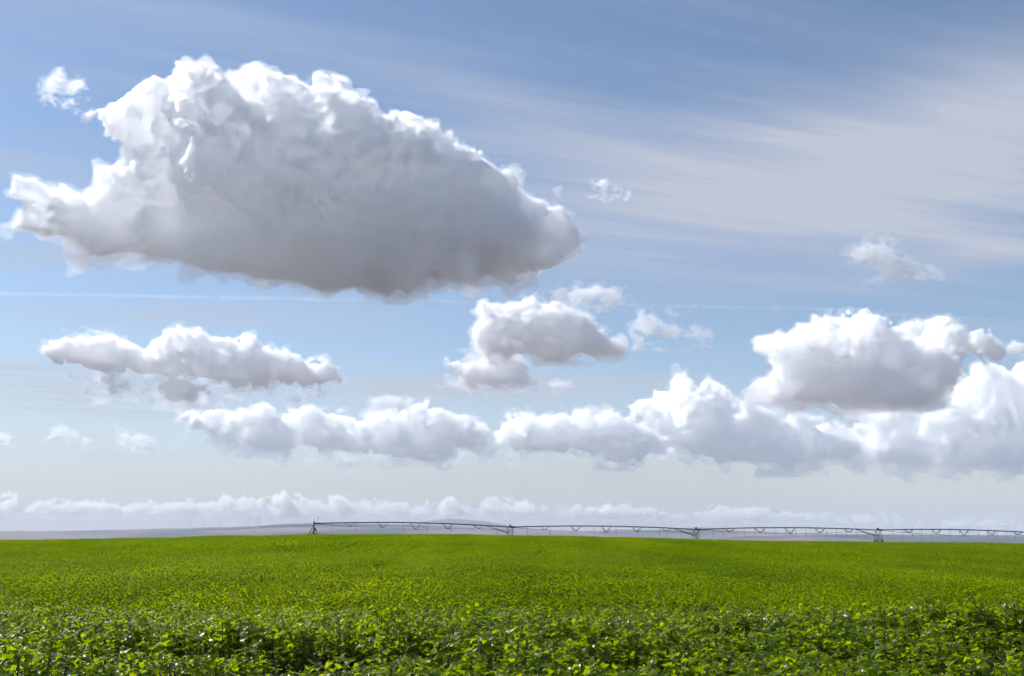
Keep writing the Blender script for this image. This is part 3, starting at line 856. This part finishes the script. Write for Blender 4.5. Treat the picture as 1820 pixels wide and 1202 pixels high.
BIAS = .92
def make_cloud(label, base_py, outlines, mats, seed, vox_px=3.0, depth=((0, 1.0), (1820, 1.0)), soft=1.0, jitter=0.5, wisp=1.0, puff=1.0,
               hd=None, group=None, col=(1, 1, 1), wl0=.55, amp=.19, torn=((0, 1), (1820, 1)), shift=(.14, .24), clump=.5, core=((0, .3), (1820, .3)), base=1450.0):
    rng = np.random.default_rng(seed)
    allp = np.array([p for o in outlines for p in o], float)
    pc = (allp.min(0)+allp.max(0))/2
    ctr = ray(*pc)
    fwd = Vector((ctr.x, ctr.y, 0)).normalized(); right = Vector((fwd.y, -fwd.x, 0))
    if hd is None:
        b = ray(pc[0], base_py); hd = base/(b.z/math.hypot(b.x, b.y))     # all bases stand at one height
    mpp = hd/FH
    def loc(px, py):
        d = ray(px, py); k = hd/(d.x*fwd.x + d.y*fwd.y)
        return (d.x*right.x + d.y*right.y)*k, d.z*k
    polys = [[loc(*p) for p in o] for o in outlines]
    P = np.array([p for o in polys for p in o])
    lo, hi = P.min(0), P.max(0); size = hi-lo
    balls = []
    for o in polys:
        q = np.array(o); l2, h2 = q.min(0), q.max(0)
        step = max(max(h2-l2)/110, min(h2-l2)/40)
        gx, gz = np.meshgrid(np.arange(l2[0], h2[0], step), np.arange(l2[1], h2[1], step), indexing='ij')
        d = dist_poly(o, gx, gz)*inside_poly(o, gx, gz)
        dd = d.ravel(); X, Zz = gx.ravel(), gz.ravel()
        mx = dd.max(); cov = np.zeros(len(dd), bool)
        for c in np.argsort(-dd):
            if dd[c] < step*.45: break
            if cov[c]: continue
            r = dd[c]
            px_ = W0/2 + X[c]/mpp + (pc[0]-W0/2)
            dp = float(np.interp(px_, [a[0] for a in depth], [a[1] for a in depth]))
            by = rng.uniform(-1, 1)*jitter*(mx-r*.6); kk = 1 + by*dp/hd     # pushed nearer or farther along its own line of sight
            balls.append((X[c]*kk, by, Zz[c]*kk, r, dp))
            cov |= (X-X[c])**2 + (Zz-Zz[c])**2 < (.5*r)**2
    balls = np.array(balls)
    vox = vox_px*mpp
    Rm = balls[:, 3].max()
    S = Rm*puff
    pad = .16*S + 5*vox
    ymax = (np.abs(balls[:, 1])*balls[:, 4]).max() + (Rm*balls[:, 4]).max() + pad
    lo3 = np.array([lo[0]-pad, -ymax, lo[1]-pad]); hi3 = np.array([hi[0]+pad, ymax, hi[1]+pad])
    vx = np.array([vox, vox*1.3, vox])
    shape = tuple(np.maximum(np.ceil((hi3-lo3)/vx).astype(int), 8)); sz = np.array(shape)*vx
    cs = tuple(max(8, s//2 if s < 60 else s//3) for s in shape)
    ax = [np.linspace(lo3[i], lo3[i]+(shape[i]-1)*vx[i], cs[i]).astype(np.float32) for i in range(3)]
    C = np.full(cs, -1e9, np.float32)
    for bx, by, bz, r, dp in balls:
        dx = (ax[0]-bx)**2; dy = ((ax[1]-by*dp)/dp)**2; dz = (ax[2]-bz)**2
        np.maximum(C, r - np.sqrt(dx[:, None, None] + dy[None, :, None] + dz[None, None, :]), out=C)
    F = upsample(C, shape)
    # cauliflower: billows at falling scales, each about an eighth of its own width high
    wl = wl0*S
    tot = np.zeros(shape, np.float32)
    while wl > 2.4*vox:
        nz = lattice_noise(shape, sz, wl, rng)
        tot += (amp*wl*(wl0*S/wl)**.45)*(np.minimum(np.abs(nz), 1.65) - BIAS)
        wl *= .52
    # crisp heaped tops, torn and softened undersides
    low = 1-_ss(np.linspace(lo3[2], hi3[2], shape[2]), lo[1]+.03*size[1], lo[1]+.42*size[1]).astype(np.float32)
    F += tot*(1-.75*low)
    rag = np.zeros(shape, np.float32)
    for w, a in ((.6*S, .45), (.27*S, .4), (.12*S, .32), (.05*S, .22)):
        rag += lattice_noise(shape, sz, max(w, 2.2*vox), rng, (1.4, 1.4, .9))*a
    rag *= 1 + 1.6*low
    pxs = pc[0] + (lo3[0] + np.arange(shape[0])*vx[0])/mpp
    rag *= np.interp(pxs, [a[0] for a in torn], [a[1] for a in torn]).astype(np.float32)[:, None, None]
    parts = []
    e = min(3.4*mpp*soft, .16*S)
    Mx = np.array([[right.x, fwd.x, 0], [right.y, fwd.y, 0], [0, 0, 1]])
    cxm = (lo[0]+hi[0])/2
    org = np.array([cxm, 0, lo[1]])
    def shell(G, k, flip=False):
        v, q = surface_nets(G, 0.0)
        if len(q): parts.append(((v*vx[None] + (lo3-org)[None]) @ Mx.T, q[:, ::-1] if flip else q, k))
    if len(mats) == 2:                              # scraps: a torn veil with a firmer middle
        shell(F + .9*e + rag*(2.4*e*wisp), 0); shell(F - 1.2*e + rag*(1.3*e*wisp), 1)
        dens = (mats[0]/(2*Rm), mats[1]/(2*Rm))
    else:
        shell(F + (1.5*e)*(1 + 1.2*low) + rag*(2.4*e*wisp), 0)      # torn outer veil
        B = F + rag*(.9*e*wisp)
        shell(B, 1); shell(B - 2.6*e, 1, True)      # lumpy outer skin, hollow inside
        shell(B - 1.6*e, 2)                         # body
        sx, sz_ = int(round(shift[0]*S/vx[0])), int(round(shift[1]*S/vx[2]))
        G = np.roll(np.roll(F, sx, 0), -sz_, 2)     # dense clumps, low and away from the sunny side
        G = G - (np.interp(pxs, [a[0] for a in core], [a[1] for a in core])*S).astype(np.float32)[:, None, None]
        G += S*clump*(.6*lattice_noise(shape, sz, .75*S, rng, (1.3, 1.3, .8)) + .35*lattice_noise(shape, sz, .33*S, rng) + .2*lattice_noise(shape, sz, .15*S, rng))
        shell(np.minimum(G, B - 1.0*e - .03*S), 3)
        dens = (mats[0]/(3*e), mats[1]/(3*e), mats[2]/(2*Rm), mats[3]/(2*Rm))
    me = mesh_from('cloud', parts)
    for nm, d in zip(('cloud_edge', 'cloud_skin', 'cloud_body', 'cloud_core'), dens): me.materials.append(volume_mat(nm, d, .4, col))
    o = link(bpy.data.objects.new('cloud', me))
    o.location = Vector((EYE.x, EYE.y, EYE.z)) + fwd*hd + right*cxm + Vector((0, 0, lo[1]))
    tag(o, label, 'cloud', group)
    if VERBOSE: print('CLOUD', label[:40], shape, 'faces', len(me.polygons), 'hd %.0f vox %.0f R %.0f' % (hd, vox, Rm), flush=True)
    return o
VERBOSE = False
# optical depths: veil and skin along their own thickness, body and core across the cloud
HEAVY, MEDIUM, THIN, FAR = (.2, 2.4, 1.7, 7.0), (.2, 2.2, 1.2, 5.5), (.5, 1.6), (.08, .6, .8, 3.0)

BIG = [[(23, 401), (46, 371), (103, 344), (149, 340), (165, 310), (191, 283), (209, 268), (214, 254), (185, 252), (145, 248), (143, 237), (180, 227), (157, 208), (157, 191), (188, 176), (188, 147),
        (214, 157), (245, 157), (272, 162), (283, 149), (299, 130), (329, 119), (360, 130), (377, 137), (390, 132), (413, 143), (452, 145), (467, 135), (486, 141), (524, 145), (536, 162),
        (574, 168), (597, 185), (612, 187), (623, 201), (676, 219), (697, 217), (725, 233), (743, 229), (760, 247), (792, 252), (809, 270), (834, 273), (855, 300), (880, 300), (918, 324),
        (922, 350), (985, 352), (1003, 366), (1020, 405), (1038, 426), (1031, 476), (980, 484), (922, 484), (852, 486), (781, 496), (711, 514), (651, 512), (546, 505), (475, 490), (400, 480), (344, 470),
        (295, 459), (184, 451), (134, 440), (111, 421), (77, 417)],
       [(31, 345), (40, 328), (57, 320), (75, 328), (72, 345), (45, 358)]]
CLOUDS = [
 dict(label='huge grey bellied cumulus cloud with white rims, largest in the sky', base_py=505, outlines=BIG, mats=(.17, 2.4, 1.9, 36), seed=103, amp=.22, clump=.5, torn=((20, 1.1), (240, 1.1), (420, 1), (820, 1), (930, 2.4), (1040, 3.2)), vox_px=2.8,
      wl0=.55, depth=((20, .35), (260, .55), (480, 1.2), (850, 1.2), (960, .6), (1040, .4)), jitter=.55, puff=.8,
      shift=(.1, .1), core=((20, 1.5), (330, 1.3), (520, .75), (660, .3), (780, .1), (900, .08), (960, .4), (1040, .8))),
 dict(label='small white cloud scrap above the left end of the huge cumulus', base_py=505, mats=THIN, seed=4, vox_px=1.7, wisp=1.5,
      outlines=[[(78, 158), (92, 128), (110, 124), (117, 140), (112, 160), (95, 172)], [(118, 150), (140, 135), (150, 150), (135, 182), (122, 185)]]),
 dict(label='long lumpy cumulus cloud below the huge cloud at the left, grey along its base', base_py=685, mats=HEAVY, amp=.28, clump=.7, seed=5, vox_px=2.1, puff=1.0,
      outlines=[[(72, 625), (102, 609), (116, 597), (155, 598), (176, 605), (197, 598), (225, 609), (253, 625), (267, 616), (281, 598), (306, 584), (352, 588), (376, 602), (440, 600), (468, 613), (492, 621), (520, 620),
                 (556, 641), (577, 635), (605, 658), (615, 680), (577, 685), (457, 679), (401, 676), (316, 667), (246, 664), (197, 667), (169, 660), (105, 648)],
                [(165, 668), (190, 664), (218, 684), (197, 695), (176, 690)], [(288, 690), (306, 672), (340, 672), (380, 696), (327, 709), (300, 703)]]),
 dict(label='rounded whale shaped cumulus cloud in mid sky right of centre', base_py=633, mats=HEAVY, seed=6, vox_px=2.0,
      outlines=[[(843, 600), (850, 575), (848, 543), (881, 534), (899, 543), (920, 540), (925, 526), (952, 529), (973, 540), (1004, 547), (1029, 566), (1047, 559), (1064, 582), (1089, 603), (1096, 615), (1071, 629), (1022, 633),
                 (980, 633), (916, 628), (864, 626), (850, 617)]]),
 dict(label='white cloud tucked just under the whale shaped cloud', base_py=684, mats=MEDIUM, seed=7, vox_px=2.0,
      outlines=[[(790, 643), (811, 635), (853, 643), (864, 628), (916, 630), (936, 652), (939, 680), (909, 682), (839, 684), (807, 663)]]),
 dict(label='thin white cloud band just above the whale shaped cloud', base_py=540, mats=THIN, seed=8, vox_px=1.7, wisp=1.4,
      outlines=[[(969, 529), (980, 515), (1008, 510), (1050, 508), (1092, 510), (1115, 526), (1108, 544), (1057, 537), (1008, 538)]]),
 dict(label='ragged white cloud puff right of the whale shaped cloud', base_py=606, mats=THIN, seed=9, vox_px=1.7, wisp=1.4,
      outlines=[[(1120, 592), (1127, 571), (1131, 543), (1152, 554), (1177, 568), (1202, 582), (1207, 603), (1180, 609), (1141, 605)], [(1178, 553), (1198, 547), (1234, 566), (1225, 572), (1198, 566)],
                [(1195, 603), (1219, 583), (1245, 578), (1253, 592), (1245, 602)]]),
 dict(label='tiny white cloud below the right end of the whale shaped cloud', base_py=690, mats=THIN, seed=10, vox_px=1.7, outlines=[[(974, 682), (990, 674), (1024, 683), (1018, 692), (980, 693)]]),
 dict(label='small flat cloud just above the long low cloud row, left of centre', base_py=729, mats=THIN, seed=12, vox_px=1.7, outlines=[[(651, 714), (672, 703), (705, 702), (732, 711), (744, 724), (720, 732), (690, 730), (660, 724)]]),
 dict(label='lone white cloud high at the right in the milky sky', base_py=485, mats=THIN, seed=13, vox_px=1.7, wisp=1.3,
      outlines=[[(1500, 454), (1513, 438), (1544, 427), (1563, 431), (1588, 427), (1596, 450), (1635, 471), (1666, 492), (1620, 494), (1590, 480), (1544, 472)]]),
 dict(label='broad bright cumulus cloud at the right with a grey base', base_py=708, mats=HEAVY, amp=.28, clump=.7, seed=14, vox_px=2.2, jitter=.7,
      outlines=[[(1347, 618), (1352, 605), (1368, 607), (1410, 607), (1413, 593), (1448, 568), (1479, 563), (1505, 555), (1528, 565), (1555, 565), (1578, 582), (1605, 588), (1639, 572), (1674, 562), (1708, 578), (1731, 595),
                 (1754, 605), (1792, 614), (1812, 626), (1769, 634), (1724, 630), (1700, 649), (1712, 691), (1678, 701), (1563, 706), (1486, 708), (1425, 713), (1387, 708), (1350, 690), (1346, 674), (1387, 668), (1371, 645), (1366, 630)]]),
 dict(label='heavy grey cumulus bank at the right edge below the broad cumulus', base_py=823, mats=HEAVY, amp=.32, clump=.7, seed=15, vox_px=2.5, jitter=.6,
      outlines=[[(1463, 722), (1479, 709), (1525, 704), (1600, 712), (1668, 690), (1685, 664), (1716, 647), (1747, 656), (1792, 651), (1850, 642), (1930, 650), (1980, 700), (1985, 815), (1900, 826), (1820, 823), (1754, 824), (1678, 822),
                 (1601, 817), (1544, 808), (1519, 773), (1542, 743), (1505, 736)]]),
 dict(label='low cumulus bank left of centre, first of the long low row', base_py=812, mats=MEDIUM, amp=.36, clump=.75, seed=16, vox_px=2.3,
      outlines=[[(321, 746), (327, 725), (380, 719), (401, 728), (422, 746), (439, 733), (468, 728), (492, 739), (541, 730), (598, 739), (640, 740), (705, 731), (776, 720), (811, 737), (845, 742), (868, 762), (850, 789), (811, 798), (797, 810), (723, 815),
                 (670, 808), (635, 801), (598, 800), (527, 796), (475, 793), (439, 787), (400, 779), (365, 769), (332, 758)]]),
 dict(label='low cumulus bank in the centre of the long low row', base_py=814, mats=MEDIUM, amp=.36, clump=.75, seed=17, vox_px=2.3,
      outlines=[[(868, 785), (890, 754), (923, 735), (952, 745), (1004, 731), (1050, 738), (1092, 736), (1120, 745), (1138, 760), (1180, 786), (1192, 802), (1148, 815), (1092, 820), (1022, 808), (969, 802), (899, 795)]]),
 dict(label='tall pile of cumulus at the right end of the long low row', base_py=818, mats=MEDIUM, amp=.34, clump=.75, seed=18, vox_px=2.3,
      outlines=[[(1120, 725), (1150, 705), (1180, 688), (1195, 676), (1214, 668), (1237, 681), (1268, 681), (1291, 699), (1306, 714), (1333, 722), (1364, 741), (1394, 752), (1433, 739), (1456, 752), (1486, 767), (1528, 796), (1509, 812), (1448, 822), (1333, 819),
                 (1257, 815), (1218, 808), (1185, 802), (1160, 770)]]),
 dict(label='small cloud scrap above the right slope of the tall pile of cumulus', base_py=722, mats=THIN, seed=19, vox_px=1.7, outlines=[[(1316, 704), (1335, 701), (1366, 705), (1372, 720), (1325, 720)]]),
 dict(label='tiny low cloud at the left, leftmost of the two small ones', base_py=785, mats=THIN, seed=20, vox_px=1.7, outlines=[[(87, 776), (95, 763), (118, 760), (135, 769), (157, 782), (130, 783), (95, 782)]]),
 dict(label='small double topped low cloud left of the long low row', base_py=792, mats=THIN, seed=21, vox_px=1.7, outlines=[[(202, 760), (215, 766), (235, 774), (255, 769), (285, 787), (270, 795), (240, 795), (209, 785)]]),
 dict(label='little white cloud cut by the left edge of the sky', base_py=787, mats=THIN, seed=22, vox_px=1.7, outlines=[[(-30, 778), (5, 769), (26, 775), (24, 787), (-25, 788)]]),
 dict(label='faint white wisp in the blue right of the huge cumulus', base_py=505, mats=THIN, seed=23, vox_px=1.7, wisp=1.8, outlines=[[(1050, 322), (1072, 317), (1092, 332), (1112, 336), (1105, 350), (1078, 344), (1066, 338)]]),
]
HTOP = [(-120, 884), (0, 883), (30, 880), (45, 889), (80, 891), (150, 892), (210, 896), (240, 892), (300, 895), (350, 892), (400, 882), (430, 889), (450, 885), (500, 883), (530, 884), (560, 888), (600, 885),
        (640, 891), (690, 890), (740, 898), (780, 889), (800, 887), (830, 898), (870, 889), (890, 887), (960, 895), (1050, 900), (1110, 899), (1160, 904), (1200, 911), (1240, 904), (1280, 900), (1340, 904), (1390, 911),
        (1420, 911), (1480, 918), (1560, 916), (1620, 919), (1690, 925), (1780, 924), (1830, 929), (1950, 932)]
HSEG = [(-110, 48), (40, 225), (215, 380), (372, 468), (455, 640), (628, 760), (745, 850), (838, 1010), (985, 1190), (1175, 1225), (1218, 1395), (1370, 1640), (1665, 1830)]
HWORDS = ['at the left edge', 'small and low, second from the left edge', 'long and flat, left of the faint turbines', 'with a round top above the wind turbines', 'over the pivot stand', 'over the first irrigation span',
          'above the blue dome shaped hill', 'right of the dome shaped hill', 'over the second irrigation span', 'tiny one left of the second drive tower', 'with two blue grey hollows, over the second drive tower', 'long and low over the third irrigation span', 'faint, at the right edge over the pipe']
for i, ((a, b), w_) in enumerate(zip(HSEG, HWORDS)):
    xs = [a] + [p[0] for p in HTOP if a+6 < p[0] < b-6] + [b]
    tp = [(x, float(np.interp(x, [p[0] for p in HTOP], [p[1] for p in HTOP]))) for x in xs]
    bot = float(np.interp((a+b)/2, [0, 900, 1400, 1800], [909, 913, 926, 938]))
    tp[0] = (a, (tp[0][1]+bot)/2); tp[-1] = (b, (tp[-1][1]+bot)/2)
    CLOUDS.append(dict(label='pale cloud low over the horizon, ' + w_, base_py=bot, mats=FAR, amp=.46, wl0=1.0, soft=.5, col=(1, .985, .955), seed=40+i, vox_px=1.7, hd=46000+(i % 3)*2500, depth=((0, 1.6), (1820, 1.6)), puff=1.3,  # warm tint of sunlight through long air, put into the droplet colour
                       outlines=[tp + [(b-8, bot), ((a+b)/2, bot+2), (a+8, bot)]], group='pale clouds along the horizon'))
def build_clouds(sel=None):
    for k in CLOUDS:
        if sel is None or sel(k): make_cloud(**k)

def build_contrail():
    path = [(-260, 527), (0, 521), (300, 527), (690, 534), (980, 543), (1280, 546), (1500, 552), (1640, 560), (1820, 571), (2050, 590)]
    Y = 36000.0
    pts, rr = [], []
    rg = np.random.default_rng(3)
    n = 640
    for i in range(n):
        px = -260 + 2310*i/(n-1)
        py = float(np.interp(px, [p[0] for p in path], [p[1] for p in path]))
        k = Y/FH
        w = (4.6 if px < 1300 else 4.6-2.0*(px-1300)/750)
        q = float(vnoise(px, 0, 9, 2)*.5 + vnoise(px, 0, 4, 4)*.5)
        pts.append(at_depth(px, py + .8*q + float(vnoise(px, 0, 160, 7))*1.5, Y)); rr.append(k*w*(.72+.5*q)*(.9 + .4*float(vnoise(px, 0, 110, 9))))
    o = MB().tube(pts, rr, 12).build('contrail', volume_mat('contrail_ice', .0009, .5))
    for v in o.data.vertices: v.co.z += 0
    tag(o, 'thin white aircraft contrail drawn across the whole sky behind the clouds', 'contrail')

build_clouds()
build_contrail()
